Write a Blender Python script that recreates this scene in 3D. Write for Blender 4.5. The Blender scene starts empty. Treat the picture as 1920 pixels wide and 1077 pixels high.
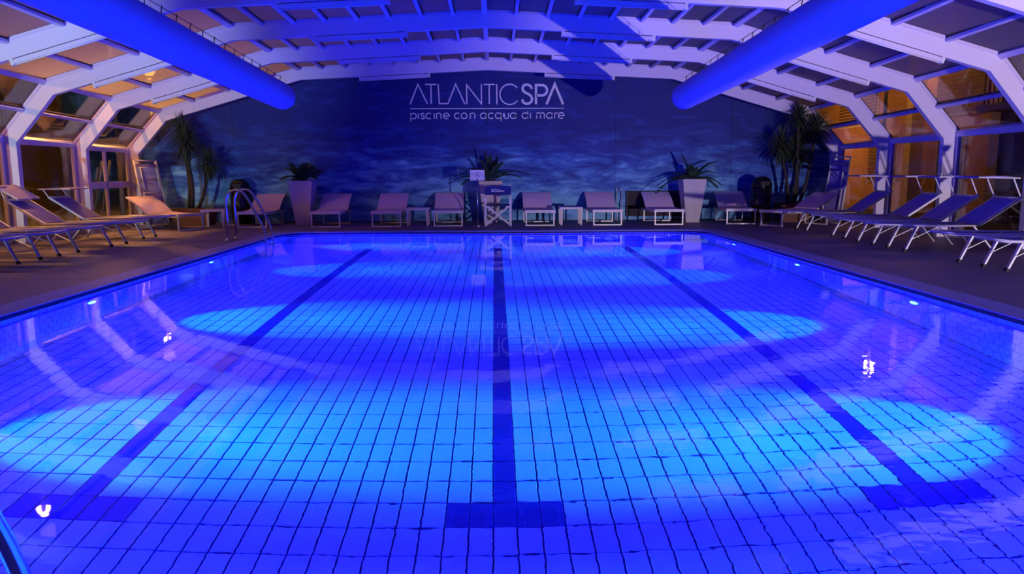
import bpy, math, random
from mathutils import Vector, Matrix
random.seed(7)
S = bpy.context.scene
COL = S.collection
PI = math.pi

# ------------------------------------------------------------------ camera, world, lights, exposure
CAM_H = 1.17
yaw, pitch, roll = math.radians(1.2143), math.radians(8.5566), math.radians(0.3)
Rv = Vector((math.cos(yaw), -math.sin(yaw), 0))
F0 = Vector((math.sin(yaw), math.cos(yaw), 0))
Fv = F0 * math.cos(pitch) + Vector((0, 0, -math.sin(pitch)))
Dv = F0 * -math.sin(pitch) + Vector((0, 0, -math.cos(pitch)))
r_ = Rv * math.cos(roll) + Dv * math.sin(roll)
d_ = Rv * -math.sin(roll) + Dv * math.cos(roll)
cd = bpy.data.cameras.new('camera')
cd.sensor_fit = 'HORIZONTAL'; cd.sensor_width = 36.0; cd.lens = 36.0 * 1440 / 1920
cd.clip_start = 0.05; cd.clip_end = 300
cam = bpy.data.objects.new('camera', cd); COL.objects.link(cam)
m = Matrix.Identity(4)
for i in range(3):
    m[i][0] = r_[i]; m[i][1] = -d_[i]; m[i][2] = -Fv[i]; m[i][3] = (0, 0, CAM_H)[i]
cam.matrix_world = m
S.camera = cam

w = bpy.data.worlds.new('night_sky'); S.world = w; w.use_nodes = True
w.node_tree.nodes['Background'].inputs[0].default_value = (0.05, 0.06, 0.14, 1)
w.node_tree.nodes['Background'].inputs[1].default_value = 0.08

S.view_settings.view_transform = 'Standard'
S.view_settings.look = 'None'
S.view_settings.exposure = 0.0
S.view_settings.gamma = 1.0
S.view_settings.use_curve_mapping = False
cy = S.cycles
cy.caustics_refractive = True; cy.caustics_reflective = False
cy.max_bounces = 8; cy.diffuse_bounces = 3; cy.glossy_bounces = 4; cy.transmission_bounces = 6; cy.transparent_max_bounces = 16
cy.sample_clamp_indirect = 10.0
cy.blur_glossy = 0.3
cy.use_denoising = True
cy.use_adaptive_sampling = True; cy.adaptive_threshold = 0.03

# light strengths (each light is built inside its own lamp further down)
FLOOD_R, FLOOD_L = 3600, 3600
FLOOD_COL = (1.0, 0.80, 1.0)
FLOOD_COL_L = (0.68, 0.86, 1.0)
STREET_W, STREET_COL = 1300, (1.0, 0.42, 0.08)
LED_SPOT_W, LED_CORE_W, LED_SPOT_COL = 900, 1050, (0.0, 0.25, 1.0)
LED_WIDE_W, LED_WIDE_COL = 1200, (0.006, 0.002, 1.0)

def light(name, typ, loc, energy, color, parent, direction=None, **kw):
    ld = bpy.data.lights.new(name, typ); ld.energy = energy; ld.color = color
    for k, v in kw.items(): setattr(ld, k, v)
    o = bpy.data.objects.new(name, ld); COL.objects.link(o)
    o.location = loc
    if direction is not None:
        o.rotation_euler = Vector(direction).to_track_quat('-Z', 'Y').to_euler()
    o.parent = parent
    return o

# ------------------------------------------------------------------ helpers
class MB:
    def __init__(s): s.v = []; s.f = []
    def add(s, vs, fs):
        n = len(s.v); s.v += [tuple(p) for p in vs]; s.f += [tuple(i + n for i in f) for f in fs]; return s
    BF = [(0, 3, 2, 1), (4, 5, 6, 7), (0, 1, 5, 4), (1, 2, 6, 5), (2, 3, 7, 6), (3, 0, 4, 7)]
    def box(s, x0, x1, y0, y1, z0, z1):
        return s.add([(x0, y0, z0), (x1, y0, z0), (x1, y1, z0), (x0, y1, z0), (x0, y0, z1), (x1, y0, z1), (x1, y1, z1), (x0, y1, z1)], MB.BF)
    def hexa(s, lo, hi): return s.add(list(lo) + list(hi), MB.BF)
    def bar(s, p0, p1, wx, wz, up=(0, 0, 1)):
        p0, p1 = Vector(p0), Vector(p1); d = (p1 - p0).normalized(); up = Vector(up)
        if abs(d.dot(up)) > 0.98: up = Vector((1, 0, 0))
        a = d.cross(up).normalized(); b = a.cross(d).normalized()
        c = [a * (sx * wx / 2) + b * (sz * wz / 2) for sx, sz in ((-1, -1), (1, -1), (1, 1), (-1, 1))]
        return s.hexa([p0 + q for q in c], [p1 + q for q in c])
    def tube(s, pts, r, n=8, caps=True):
        pts = [Vector(p) for p in pts]; rs = r if isinstance(r, (list, tuple)) else [r] * len(pts)
        base = len(s.v); prev = None
        for i, p in enumerate(pts):
            d = (pts[min(i + 1, len(pts) - 1)] - pts[max(i - 1, 0)]).normalized()
            if prev is None:
                u = d.cross(Vector((0, 0, 1)))
                if u.length < .05: u = d.cross(Vector((1, 0, 0)))
            else: u = prev - d * prev.dot(d)
            u.normalize(); prev = u; v = d.cross(u)
            for k in range(n):
                a = 2 * PI * k / n
                s.v.append(tuple(p + (u * math.cos(a) + v * math.sin(a)) * rs[i]))
        for i in range(len(pts) - 1):
            for k in range(n):
                a, b = base + i * n + k, base + i * n + (k + 1) % n
                s.f.append((a, b, b + n, a + n))
        if caps:
            s.f.append(tuple(base + k for k in range(n))[::-1]); e = base + (len(pts) - 1) * n
            s.f.append(tuple(e + k for k in range(n)))
        return s
    def lathe(s, prof, n=20, c=(0, 0, 0), sx=1, sy=1):
        base = len(s.v)
        for r, z in prof:
            for k in range(n):
                a = 2 * PI * k / n
                s.v.append((c[0] + r * sx * math.cos(a), c[1] + r * sy * math.sin(a), c[2] + z))
        for i in range(len(prof) - 1):
            for k in range(n):
                a, b = base + i * n + k, base + i * n + (k + 1) % n
                s.f.append((a, b, b + n, a + n))
        s.f.append(tuple(base + k for k in range(n))[::-1]); e = base + (len(prof) - 1) * n
        s.f.append(tuple(e + k for k in range(n)))
        return s
    def ribbon(s, pts, wd, y0, y1, closed=False):
        """flat stroke in the XZ plane, extruded from y0 to y1"""
        P = [Vector((p[0], p[1])) for p in pts]; n = len(P); L = []; R = []
        for i in range(n):
            if closed: a, b = P[i] - P[i - 1], P[(i + 1) % n] - P[i]
            else:
                a = P[i] - P[i - 1] if i else P[1] - P[0]; b = P[i + 1] - P[i] if i < n - 1 else P[-1] - P[-2]
            a.normalize(); b.normalize(); t = a + b
            if t.length < .05: t = b.copy()
            t.normalize(); nn = Vector((-t.y, t.x)); k = 1 / max(.35, nn.dot(Vector((-b.y, b.x))))
            L.append(P[i] + nn * (wd / 2 * k)); R.append(P[i] - nn * (wd / 2 * k))
        base = len(s.v)
        for i in range(n):
            for q, y in ((L[i], y0), (R[i], y0), (R[i], y1), (L[i], y1)): s.v.append((q.x, y, q.y))
        for i in range(n if closed else n - 1):
            j = (i + 1) % n; a = base + i * 4; b = base + j * 4
            for k in range(4):
                k2 = (k + 1) % 4; s.f.append((a + k, a + k2, b + k2, b + k))
        if not closed:
            s.f.append((base + 3, base + 2, base + 1, base)); e = base + (n - 1) * 4; s.f.append((e, e + 1, e + 2, e + 3))
        return s
    def mesh(s, name, mat, smooth=False):
        me = bpy.data.meshes.new(name); me.from_pydata(s.v, [], s.f); me.update()
        me.materials.append(mat)
        if smooth:
            for p in me.polygons: p.use_smooth = True
        return me
    def build(s, name, mat, parent=None, smooth=False):
        return obj(name, s.mesh(name, mat, smooth), parent)

def obj(name, me, parent=None, loc=None):
    o = bpy.data.objects.new(name, me); COL.objects.link(o)
    if parent: o.parent = parent
    if loc: o.location = loc
    return o
def thing(name, label, cat, loc=(0, 0, 0), rz=0, group=None):
    o = bpy.data.objects.new(name, None); COL.objects.link(o)
    o.empty_display_size = .1
    o.location = loc; o.rotation_euler = (0, 0, rz)
    return tag(o, label, cat, group)
def tag(o, label, cat, group=None):
    o['label'] = label; o['category'] = cat
    if group: o['group'] = group
    return o
def structure(o, label=None):
    o['kind'] = 'structure'
    if label: o['label'] = label
    return o
def dup(root, loc, rz, label, flip=False):
    r = root.copy(); COL.objects.link(r); r.location = loc; r.rotation_euler = (0, 0, rz); r['label'] = label
    for ch in list(root.children):
        c = ch.copy(); COL.objects.link(c); c.parent = r
        for g in ch.children:
            d = g.copy(); COL.objects.link(d); d.parent = c
    return r

# ------------------------------------------------------------------ materials
MATS = {}
def pbr(name, col, rough=.5, metal=0., spec=.5, noise=None, bump=None, coat=0.):
    if name in MATS: return MATS[name]
    mt = bpy.data.materials.new(name); mt.use_nodes = True; nt = mt.node_tree; b = nt.nodes['Principled BSDF']
    b.inputs['Base Color'].default_value = (*col, 1); b.inputs['Roughness'].default_value = rough
    b.inputs['Metallic'].default_value = metal; b.inputs['Specular IOR Level'].default_value = spec
    b.inputs['Coat Weight'].default_value = coat
    tc = nt.nodes.new('ShaderNodeTexCoord')
    if noise:
        sc, col2, stretch = noise
        mp = nt.nodes.new('ShaderNodeMapping'); mp.inputs['Scale'].default_value = stretch
        nz = nt.nodes.new('ShaderNodeTexNoise'); nz.inputs['Scale'].default_value = sc; nz.inputs['Detail'].default_value = 6
        rp = nt.nodes.new('ShaderNodeValToRGB'); rp.color_ramp.elements[0].position = .35; rp.color_ramp.elements[1].position = .68
        rp.color_ramp.elements[0].color = (*col, 1); rp.color_ramp.elements[1].color = (*col2, 1)
        nt.links.new(tc.outputs['Object'], mp.inputs[0]); nt.links.new(mp.outputs[0], nz.inputs[0])
        nt.links.new(nz.outputs['Fac'], rp.inputs[0]); nt.links.new(rp.outputs[0], b.inputs['Base Color'])
    if bump:
        n2 = nt.nodes.new('ShaderNodeTexNoise'); n2.inputs['Scale'].default_value = bump[0]
        bp = nt.nodes.new('ShaderNodeBump'); bp.inputs['Strength'].default_value = bump[1]; bp.inputs['Distance'].default_value = .01
        nt.links.new(tc.outputs['Object'], n2.inputs[0]); nt.links.new(n2.outputs['Fac'], bp.inputs['Height']); nt.links.new(bp.outputs[0], b.inputs['Normal'])
    MATS[name] = mt; return mt
def emit(name, col, st):
    mt = bpy.data.materials.new(name); mt.use_nodes = True; nt = mt.node_tree; nt.nodes.clear()
    e = nt.nodes.new('ShaderNodeEmission'); e.inputs[0].default_value = (*col, 1); e.inputs[1].default_value = st
    o = nt.nodes.new('ShaderNodeOutputMaterial'); nt.links.new(e.outputs[0], o.inputs[0]); return mt
def glass_thin(name, tint, refl=1.5):
    mt = bpy.data.materials.new(name); mt.use_nodes = True; nt = mt.node_tree; nt.nodes.clear()
    t = nt.nodes.new('ShaderNodeBsdfTransparent'); t.inputs[0].default_value = (*tint, 1)
    g = nt.nodes.new('ShaderNodeBsdfGlossy'); g.inputs['Roughness'].default_value = .03
    lw = nt.nodes.new('ShaderNodeLayerWeight'); lw.inputs[0].default_value = .5
    pw = nt.nodes.new('ShaderNodeMath'); pw.operation = 'POWER'; pw.inputs[1].default_value = 4.0
    fr = nt.nodes.new('ShaderNodeMath'); fr.operation = 'MULTIPLY_ADD'; fr.inputs[1].default_value = .9; fr.inputs[2].default_value = .04
    nt.links.new(lw.outputs['Facing'], pw.inputs[0]); nt.links.new(pw.outputs[0], fr.inputs[0])
    mx = nt.nodes.new('ShaderNodeMixShader'); o = nt.nodes.new('ShaderNodeOutputMaterial')
    nt.links.new(fr.outputs[0], mx.inputs[0]); nt.links.new(t.outputs[0], mx.inputs[1]); nt.links.new(g.outputs[0], mx.inputs[2]); nt.links.new(mx.outputs[0], o.inputs[0])
    return mt
def polycarb(name):
    mt = bpy.data.materials.new(name); mt.use_nodes = True; nt = mt.node_tree; nt.nodes.clear()
    d = nt.nodes.new('ShaderNodeBsdfDiffuse'); d.inputs[0].default_value = (.34, .29, .32, 1)
    t = nt.nodes.new('ShaderNodeBsdfTranslucent'); t.inputs[0].default_value = (.62, .58, .55, 1)
    tr = nt.nodes.new('ShaderNodeBsdfTransparent'); tr.inputs[0].default_value = (.8, .8, .8, 1)
    g = nt.nodes.new('ShaderNodeBsdfGlossy'); g.inputs['Roughness'].default_value = .22
    m1 = nt.nodes.new('ShaderNodeMixShader'); m1.inputs[0].default_value = .55
    m2 = nt.nodes.new('ShaderNodeMixShader'); m2.inputs[0].default_value = .22
    m3 = nt.nodes.new('ShaderNodeMixShader'); fr = nt.nodes.new('ShaderNodeFresnel'); fr.inputs[0].default_value = 1.12
    o = nt.nodes.new('ShaderNodeOutputMaterial')
    nt.links.new(d.outputs[0], m1.inputs[1]); nt.links.new(t.outputs[0], m1.inputs[2])
    nt.links.new(m1.outputs[0], m2.inputs[1]); nt.links.new(tr.outputs[0], m2.inputs[2])
    m3.inputs[0].default_value = .03; nt.links.new(m2.outputs[0], m3.inputs[1]); nt.links.new(g.outputs[0], m3.inputs[2]); nt.links.new(m3.outputs[0], o.inputs[0])
    return mt
def water_mat():
    mt = bpy.data.materials.new('pool_water'); mt.use_nodes = True; nt = mt.node_tree; nt.nodes.clear()
    g = nt.nodes.new('ShaderNodeBsdfGlass'); g.inputs['IOR'].default_value = 1.333; g.inputs['Roughness'].default_value = 0.0
    g.inputs['Color'].default_value = (.97, .99, 1, 1)
    tc = nt.nodes.new('ShaderNodeTexCoord')
    mp = nt.nodes.new('ShaderNodeMapping'); mp.inputs['Scale'].default_value = (1.0, 1.6, 1)
    n1 = nt.nodes.new('ShaderNodeTexNoise'); n1.inputs['Scale'].default_value = 8.0; n1.inputs['Detail'].default_value = 2
    n2 = nt.nodes.new('ShaderNodeTexNoise'); n2.inputs['Scale'].default_value = .35
    # ripples grow towards the near right corner, where the inlet stirs the water
    sep = nt.nodes.new('ShaderNodeSeparateXYZ'); mr = nt.nodes.new('ShaderNodeMapRange')
    ad = nt.nodes.new('ShaderNodeMath'); ad.operation = 'MULTIPLY_ADD'; ad.inputs[1].default_value = -.9
    nt.links.new(tc.outputs['Object'], sep.inputs[0]); nt.links.new(sep.outputs['Y'], ad.inputs[0]); nt.links.new(sep.outputs['X'], ad.inputs[2])
    mr.inputs['From Min'].default_value = -4.0; mr.inputs['From Max'].default_value = 0.6; mr.inputs['To Min'].default_value = .25; mr.inputs['To Max'].default_value = 1.6
    nt.links.new(ad.outputs[0], mr.inputs['Value'])
    bp = nt.nodes.new('ShaderNodeBump'); bp.inputs['Distance'].default_value = .0009
    o = nt.nodes.new('ShaderNodeOutputMaterial')
    nt.links.new(tc.outputs['Object'], mp.inputs[0]); nt.links.new(mp.outputs[0], n1.inputs[0])
    mlt = nt.nodes.new('ShaderNodeMath'); mlt.operation = 'MULTIPLY'
    nt.links.new(n1.outputs['Fac'], mlt.inputs[0]); nt.links.new(mr.outputs[0], mlt.inputs[1])
    nt.links.new(mlt.outputs[0], bp.inputs['Height']); nt.links.new(bp.outputs[0], g.inputs['Normal']); nt.links.new(g.outputs[0], o.inputs[0])
    bp.inputs['Strength'].default_value = 1.0
    return mt
def mural_mat():
    mt = bpy.data.materials.new('sea_mural_print'); mt.use_nodes = True; nt = mt.node_tree; b = nt.nodes['Principled BSDF']
    b.inputs['Roughness'].default_value = .55; b.inputs['Specular IOR Level'].default_value = .25
    tc = nt.nodes.new('ShaderNodeTexCoord'); mp = nt.nodes.new('ShaderNodeMapping')
    mp.inputs['Scale'].default_value = (.9, 1, 3.4); mp.inputs['Rotation'].default_value = (0, .16, 0)
    n1 = nt.nodes.new('ShaderNodeTexNoise'); n1.inputs['Scale'].default_value = 1.5; n1.inputs['Detail'].default_value = 8; n1.inputs['Roughness'].default_value = .62; n1.inputs['Distortion'].default_value = .5
    sep = nt.nodes.new('ShaderNodeSeparateXYZ')
    mr = nt.nodes.new('ShaderNodeMapRange'); mr.inputs['From Min'].default_value = 2.5; mr.inputs['From Max'].default_value = .5; mr.inputs['To Min'].default_value = -.28; mr.inputs['To Max'].default_value = .22
    ad = nt.nodes.new('ShaderNodeMath'); ad.operation = 'ADD'
    rp = nt.nodes.new('ShaderNodeValToRGB'); cr = rp.color_ramp
    cr.elements[0].position = .25; cr.elements[0].color = (.006, .016, .17, 1)
    cr.elements[1].position = .78; cr.elements[1].color = (.20, .52, .85, 1)
    e = cr.elements.new(.45); e.color = (.014, .045, .28, 1)
    e = cr.elements.new(.58); e.color = (.04, .15, .48, 1)
    nt.links.new(tc.outputs['Object'], mp.inputs[0]); nt.links.new(mp.outputs[0], n1.inputs[0])
    nt.links.new(tc.outputs['Object'], sep.inputs[0]); nt.links.new(sep.outputs['Z'], mr.inputs['Value'])
    nt.links.new(n1.outputs['Fac'], ad.inputs[0]); nt.links.new(mr.outputs[0], ad.inputs[1])
    nt.links.new(ad.outputs[0], rp.inputs[0]); nt.links.new(rp.outputs[0], b.inputs['Base Color'])
    return mt

ALU = pbr('white_painted_aluminium', (.72, .66, .80), .38, 0, .5, bump=(3, .05))
PURLIN = pbr('purlin_white_aluminium', (.66, .58, .78), .4)
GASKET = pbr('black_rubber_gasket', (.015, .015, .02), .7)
PANE = polycarb('frosted_polycarbonate')
GLASS = glass_thin('clear_window_glass', (.86, .86, .86), 1.5)
WATER = water_mat()
TILE = pbr('white_pool_tile', (.74, .80, .84), .3, noise=(1.3, (.68, .76, .82), (1, 1, 1)))
NAVY = pbr('navy_pool_tile', (.06, .02, .22), .3)
GROUT = pbr('blue_grey_grout', (.035, .02, .13), .8)
COPING = pbr('glow_tinted_coping_stone', (.36, .33, .60), .6, noise=(9, (.31, .28, .52), (1, 1, 1)), bump=(60, .2))  # the pool's blue glow is mixed into this stone colour
DARK_EDGE = pbr('dark_edge_strip', (.02, .02, .03), .8)  # thin dark strip along the inner face of the coping
DECK = pbr('brown_grey_deck_tile', (.15, .11, .19), .6, noise=(1.6, (.20, .15, .235), (.4, 3, 1)), bump=(45, .25))
STEEL = pbr('polished_stainless_steel', (.72, .72, .74), .16, 1.0)
SILVER = pbr('silver_aluminium_tube', (.70, .70, .72), .45, .2)
FABRIC_W = pbr('white_sling_fabric', (.86, .64, .74), .8, bump=(300, .25))
FABRIC_B = pbr('blue_sling_fabric', (.26, .20, .66), .85, bump=(300, .25))
PLASTIC_W = pbr('white_plastic', (.72, .68, .70), .45)
DUCT = pbr('pale_fabric_duct', (.42, .34, .60), .75, bump=(14, .3))
POT = pbr('white_resin_planter', (.60, .55, .57), .5, noise=(5, (.52, .48, .50), (1, 1, .4)))
SOIL = pbr('dark_soil', (.03, .02, .015), .95)
LEAF = pbr('dark_green_leaf', (.025, .06, .022), .45)
LEAF2 = pbr('dull_green_leaf', (.04, .06, .025), .55)
BARK = pbr('grey_brown_bark', (.04, .03, .025), .9, bump=(25, .6))
TERRA = pbr('brown_terracotta', (.16, .07, .045), .8)
BLACK = pbr('black_gloss_plastic', (.006, .006, .008), .22)
NAVYCLOTH = pbr('navy_canvas', (.010, .018, .16), .85, bump=(200, .3))
WOODW = pbr('white_painted_wood', (.72, .70, .74), .5)
PRINT = pbr('white_print', (.80, .80, .84), .6)
INK = pbr('dark_blue_ink', (.06, .05, .22), .6)
MURAL = mural_mat()
SLATWOOD = pbr('dark_louvre_wood', (.10, .065, .10), .8)
OCHRE = pbr('ochre_plaster', (.50, .27, .12), .9, noise=(2.2, (.42, .22, .10), (1, 1, .5)))
CREAM = pbr('cream_plaster', (.62, .48, .34), .9)
SHUTTER = pbr('brown_shutter', (.14, .06, .025), .7)
ASPHALT = pbr('dark_paving', (.05, .045, .045), .9)

# ------------------------------------------------------------------ dimensions
PX0, PX1, PY0, PY1 = -4.14, 4.14, 1.62, 15.2          # pool
ZW = -0.042; ZF = -1.54                                 # water level, pool floor
WALL_Y = 18.36
RIDGE = -0.15
FY = [17.70 - 2.2 * i for i in range(10)]              # arches, far to near
END_Y = FY[-1]

def prof(i):
    i = min(i, 4)
    return [(0, 3.42 + .068 * i), (4.17, 3.215 + .066 * i), (7.2, 2.335 + .072 * i), (7.87 + .01 * i, 1.60 + .045 * i), (7.87 + .01 * i, 0)]
def offset(P, d):
    out = []
    for k in range(len(P)):
        ns = []
        for a, b in ((k - 1, k), (k, k + 1)):
            if a < 0 or b >= len(P): continue
            t = Vector((P[b][0] - P[a][0], P[b][1] - P[a][1])).normalized(); ns.append(Vector((-t.y, t.x)))
        if k == 0: out.append((0, P[0][1] + d / ns[0].y)); continue
        n = (ns[0] + ns[-1]).normalized(); c = n.dot(ns[0]); out.append((P[k][0] + n.x * d / c, P[k][1] + n.y * d / c))
    return out
DEPTH = 0.29

# ------------------------------------------------------------------ setting: ground, deck, pool
g = MB().box(-45, 45, -25, 60, -2.2, -2.0)
structure(g.build('ground', ASPHALT), 'dark paving outside the glass hall')
CW = .30
mb = MB()
mb.box(-9.2, PX0 - CW, END_Y - .6, 19.0, -.30, 0); mb.box(PX1 + CW, 9.2, END_Y - .6, 19.0, -.30, 0)
mb.box(PX0 - CW, PX1 + CW, PY1 + CW, 19.0, -.30, 0); mb.box(PX0 - CW, PX1 + CW, END_Y - .6, PY0 - CW, -.30, 0)
structure(mb.build('floor', DECK), 'brownish deck paving around the pool')
og = MB(); 
og.box(-45, -9.2, -25, 60, -2.0, -.03); og.box(9.2, 45, -25, 60, -2.0, -.03); og.box(-9.2, 9.2, 19.0, 60, -2.0, -.03); og.box(-9.2, 9.2, -25, END_Y - .6, -2.0, -.03)
structure(og.build('pavement', ASPHALT), 'dark paving outside the hall')

def rrect(x0, x1, y0, y1, r, n=8):
    pts = []
    for cx, cy_, a0 in ((x1 - r, y1 - r, 0), (x0 + r, y1 - r, 90), (x0 + r, y0 + r, 180), (x1 - r, y0 + r, 270)):
        for k in range(n + 1):
            a = math.radians(a0 + 90 * k / n); pts.append((cx + r * math.cos(a), cy_ + r * math.sin(a)))
    return pts
# coping: ring with rounded inner corners
inner = rrect(PX0 + .03, PX1 - .03, PY0 + .03, PY1 - .03, .55)
def ray_out(p):
    return (min(max(p[0], PX0 + .6), PX1 - .6), min(max(p[1], PY0 + .6), PY1 - .6))
outer = []
ro = rrect(PX0 - CW, PX1 + CW, PY0 - CW, PY1 + CW, .02)
n = len(inner); cv = []
for (ix, iy), (ox, oy) in zip(inner, ro): cv += [(ix, iy, -.035), (ix, iy, .0), (ix * .999, iy, .006), (ox, oy, .006), (ox, oy, -.10)]
cf = []
for i in range(n):
    j = (i + 1) % n
    for k in range(4): cf.append((i * 5 + k, j * 5 + k, j * 5 + k + 1, i * 5 + k + 1))
    cf.append((i * 5 + 4, j * 5 + 4, j * 5, i * 5))
cop = MB().add(cv, cf)
structure(cop.build('trim_1', COPING), 'pale stone coping around the pool edge')
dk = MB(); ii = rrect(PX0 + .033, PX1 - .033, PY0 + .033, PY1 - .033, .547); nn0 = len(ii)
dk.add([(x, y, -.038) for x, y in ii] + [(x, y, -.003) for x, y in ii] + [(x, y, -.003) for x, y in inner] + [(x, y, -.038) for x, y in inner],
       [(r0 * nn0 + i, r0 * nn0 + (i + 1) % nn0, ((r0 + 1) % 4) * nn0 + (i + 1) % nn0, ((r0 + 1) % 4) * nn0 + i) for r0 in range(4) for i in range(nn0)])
structure(dk.build('trim_2', DARK_EDGE), 'dark edge strip under the coping')

# pool shell
fl = MB().box(PX0 - .3, PX1 + .3, PY0 - .3, PY1 + .3, ZF - .3, ZF)
pool_floor = structure(fl.build('pool_floor', GROUT), 'tiled pool floor with three dark lane lines')
TW, TL, GAP = .1293, .235, .0115
X_OFF = 0.04
def tile_mesh(wd, ln, mat, nm):
    a, b, h, c = wd / 2, ln / 2, .008, .003
    vs = [(-a, -b, 0), (a, -b, 0), (a, b, 0), (-a, b, 0), (-a, -b, h - c), (a, -b, h - c), (a, b, h - c), (-a, b, h - c), (-a + c, -b + c, h), (a - c, -b + c, h), (a - c, b - c, h), (-a + c, b - c, h)]
    fs = [(0, 1, 5, 4), (1, 2, 6, 5), (2, 3, 7, 6), (3, 0, 4, 7), (4, 5, 9, 8), (5, 6, 10, 9), (6, 7, 11, 10), (7, 4, 8, 11), (8, 9, 10, 11)]
    return MB().add(vs, fs).mesh(nm, mat)
TM_W = tile_mesh(TW - GAP, TL - GAP, TILE, 'tile'); TM_N = tile_mesh(TW - GAP * .35, TL - GAP * .35, NAVY, 'tile_navy')
FRONT = 4.09                                             # far edge of the near T bars
cells = []
nr0, nr1 = int((PY0 - FRONT) / TL) - 1, int((PY1 - FRONT) / TL) + 1
for r in range(nr0, nr1):
    yc = FRONT + (r + .5) * TL
    if not (PY0 < yc < PY1): continue
    for c in range(-33, 34):
        xc = X_OFF + c * TW
        if not (PX0 - .06 < xc < PX1 + .06): continue
        navy = False
        for lane in (-18, 0, 18):
            if c == lane and r >= -1 and yc < 14.0: navy = True
            if r == -1 and abs(c - lane) <= 2: navy = True
        cells.append((xc, yc, navy))
vis = [t for t in cells if 3.25 < t[1] and abs(t[0]) < .64 * t[1] + .15]
vis.sort(key=lambda t: t[1])
single = set((t[0], t[1]) for t in vis[:300])
TMP = {TM_W.name: TM_W, TM_N.name: TM_N}
fieldW, fieldN = MB(), MB()
for xc, yc, navy in cells:
    if (xc, yc) in single:
        obj('tile', TM_N if navy else TM_W, pool_floor, (xc, yc, ZF))
    else:
        me = TM_N if navy else TM_W; F = fieldN if navy else fieldW
        F.add([(v.co.x + xc, v.co.y + yc, v.co.z + ZF) for v in me.vertices], [tuple(p.vertices) for p in me.polygons])
for F, mt, nm in ((fieldW, TILE, 'tile_field'), (fieldN, NAVY, 'lane_tile_field')):
    o = F.build(nm, mt, pool_floor); o['kind'] = 'stuff'

# pool walls with tiles; rows: pale, navy stripe, then pale
ROWS = [(ZW + .006, .235, False), (ZW - .229, .12, True)]
z = ZW - .349
while z - .235 > ZF + .06: ROWS.append((z, .235, False)); z -= .235
ROWS.append((z, z - ZF, False))
def pool_wall(name, axis, pos, a0, a1, sign, label, single_range=None):
    """axis 'x': wall in plane x=pos running along y; sign = direction of the inner normal"""
    t = .2
    if axis == 'x': shell = MB().box(min(pos, pos - sign * t), max(pos, pos - sign * t), a0 - t, a1 + t, ZF - .2, ZW + .010)
    else: shell = MB().box(a0 - t, a1 + t, min(pos, pos - sign * t), max(pos, pos - sign * t), ZF - .2, ZW + .010)
    wob = structure(shell.build(name, GROUT), label)
    fields = {False: MB(), True: MB()}; cache = {}
    for ri, (zt, h, navy) in enumerate(ROWS):
        if h < .03: continue
        off = (ri % 2) * TW * .5
        k = 0; a = a0 + .01 - off
        while a < a1 - .02:
            b = a + TW - GAP
            aa, bb = max(a, a0), min(b, a1)
            if bb - aa > .02:
                z1, z0 = zt - GAP / 2, zt - h + GAP / 2
                th = .008
                def corners(a_, b_, z0_, z1_, d):
                    if axis == 'x': return [(pos + sign * d, a_, z0_), (pos + sign * d, b_, z0_), (pos + sign * d, b_, z1_), (pos + sign * d, a_, z1_)]
                    return [(a_, pos + sign * d, z0_), (b_, pos + sign * d, z0_), (b_, pos + sign * d, z1_), (a_, pos + sign * d, z1_)]
                is_single = single_range and single_range[0] <= aa and bb <= single_range[1] and bb - aa > TW - GAP - 1e-4
                if is_single:
                    key = (ri,)
                    mid = (aa + bb) / 2
                    if key not in cache:
                        cache[key] = (MB().hexa([(q[0] - (0 if axis != 'x' else 0), q[1] - mid, q[2]) for q in corners(aa, bb, z0, z1, 0)], [(q[0], q[1] - mid, q[2]) for q in corners(aa, bb, z0, z1, th)]).mesh('tile', NAVY if navy else TILE))
                    obj('tile', cache[key], wob, (0, mid, 0))
                else:
                    fields[navy].hexa(corners(aa, bb, z0, z1, 0), corners(aa, bb, z0, z1, th))
            a += TW; k += 1
    for nv, F in fields.items():
        if F.v:
            o = F.build('stripe_tile_field' if nv else 'tile_field', NAVY if nv else TILE, wob); o['kind'] = 'stuff'
    return wob
pool_wall('wall_pool_left', 'x', PX0, PY0, PY1, 1, 'tiled left side of the pool below the coping', (6.0, 8.7))
pool_wall('wall_pool_right', 'x', PX1, PY0, PY1, -1, 'tiled right side of the pool below the coping', (5.5, 8.2))
pool_wall('wall_pool_far', 'y', PY1, PX0, PX1, -1, 'tiled far end of the pool below the coping')
pool_wall('wall_pool_near', 'y', PY0, PX0, PX1, 1, 'tiled near end of the pool below the coping')

# water surface
ip = rrect(PX0 + .012, PX1 - .012, PY0 + .012, PY1 - .012, .02)
wm = MB().add([(x, y, ZW) for x, y in ip], [tuple(range(len(ip)))])
wo = wm.build('pool_water', WATER); tag(wo, 'clear glowing blue water filling the swimming pool', 'water'); wo['kind'] = 'stuff'

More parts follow.
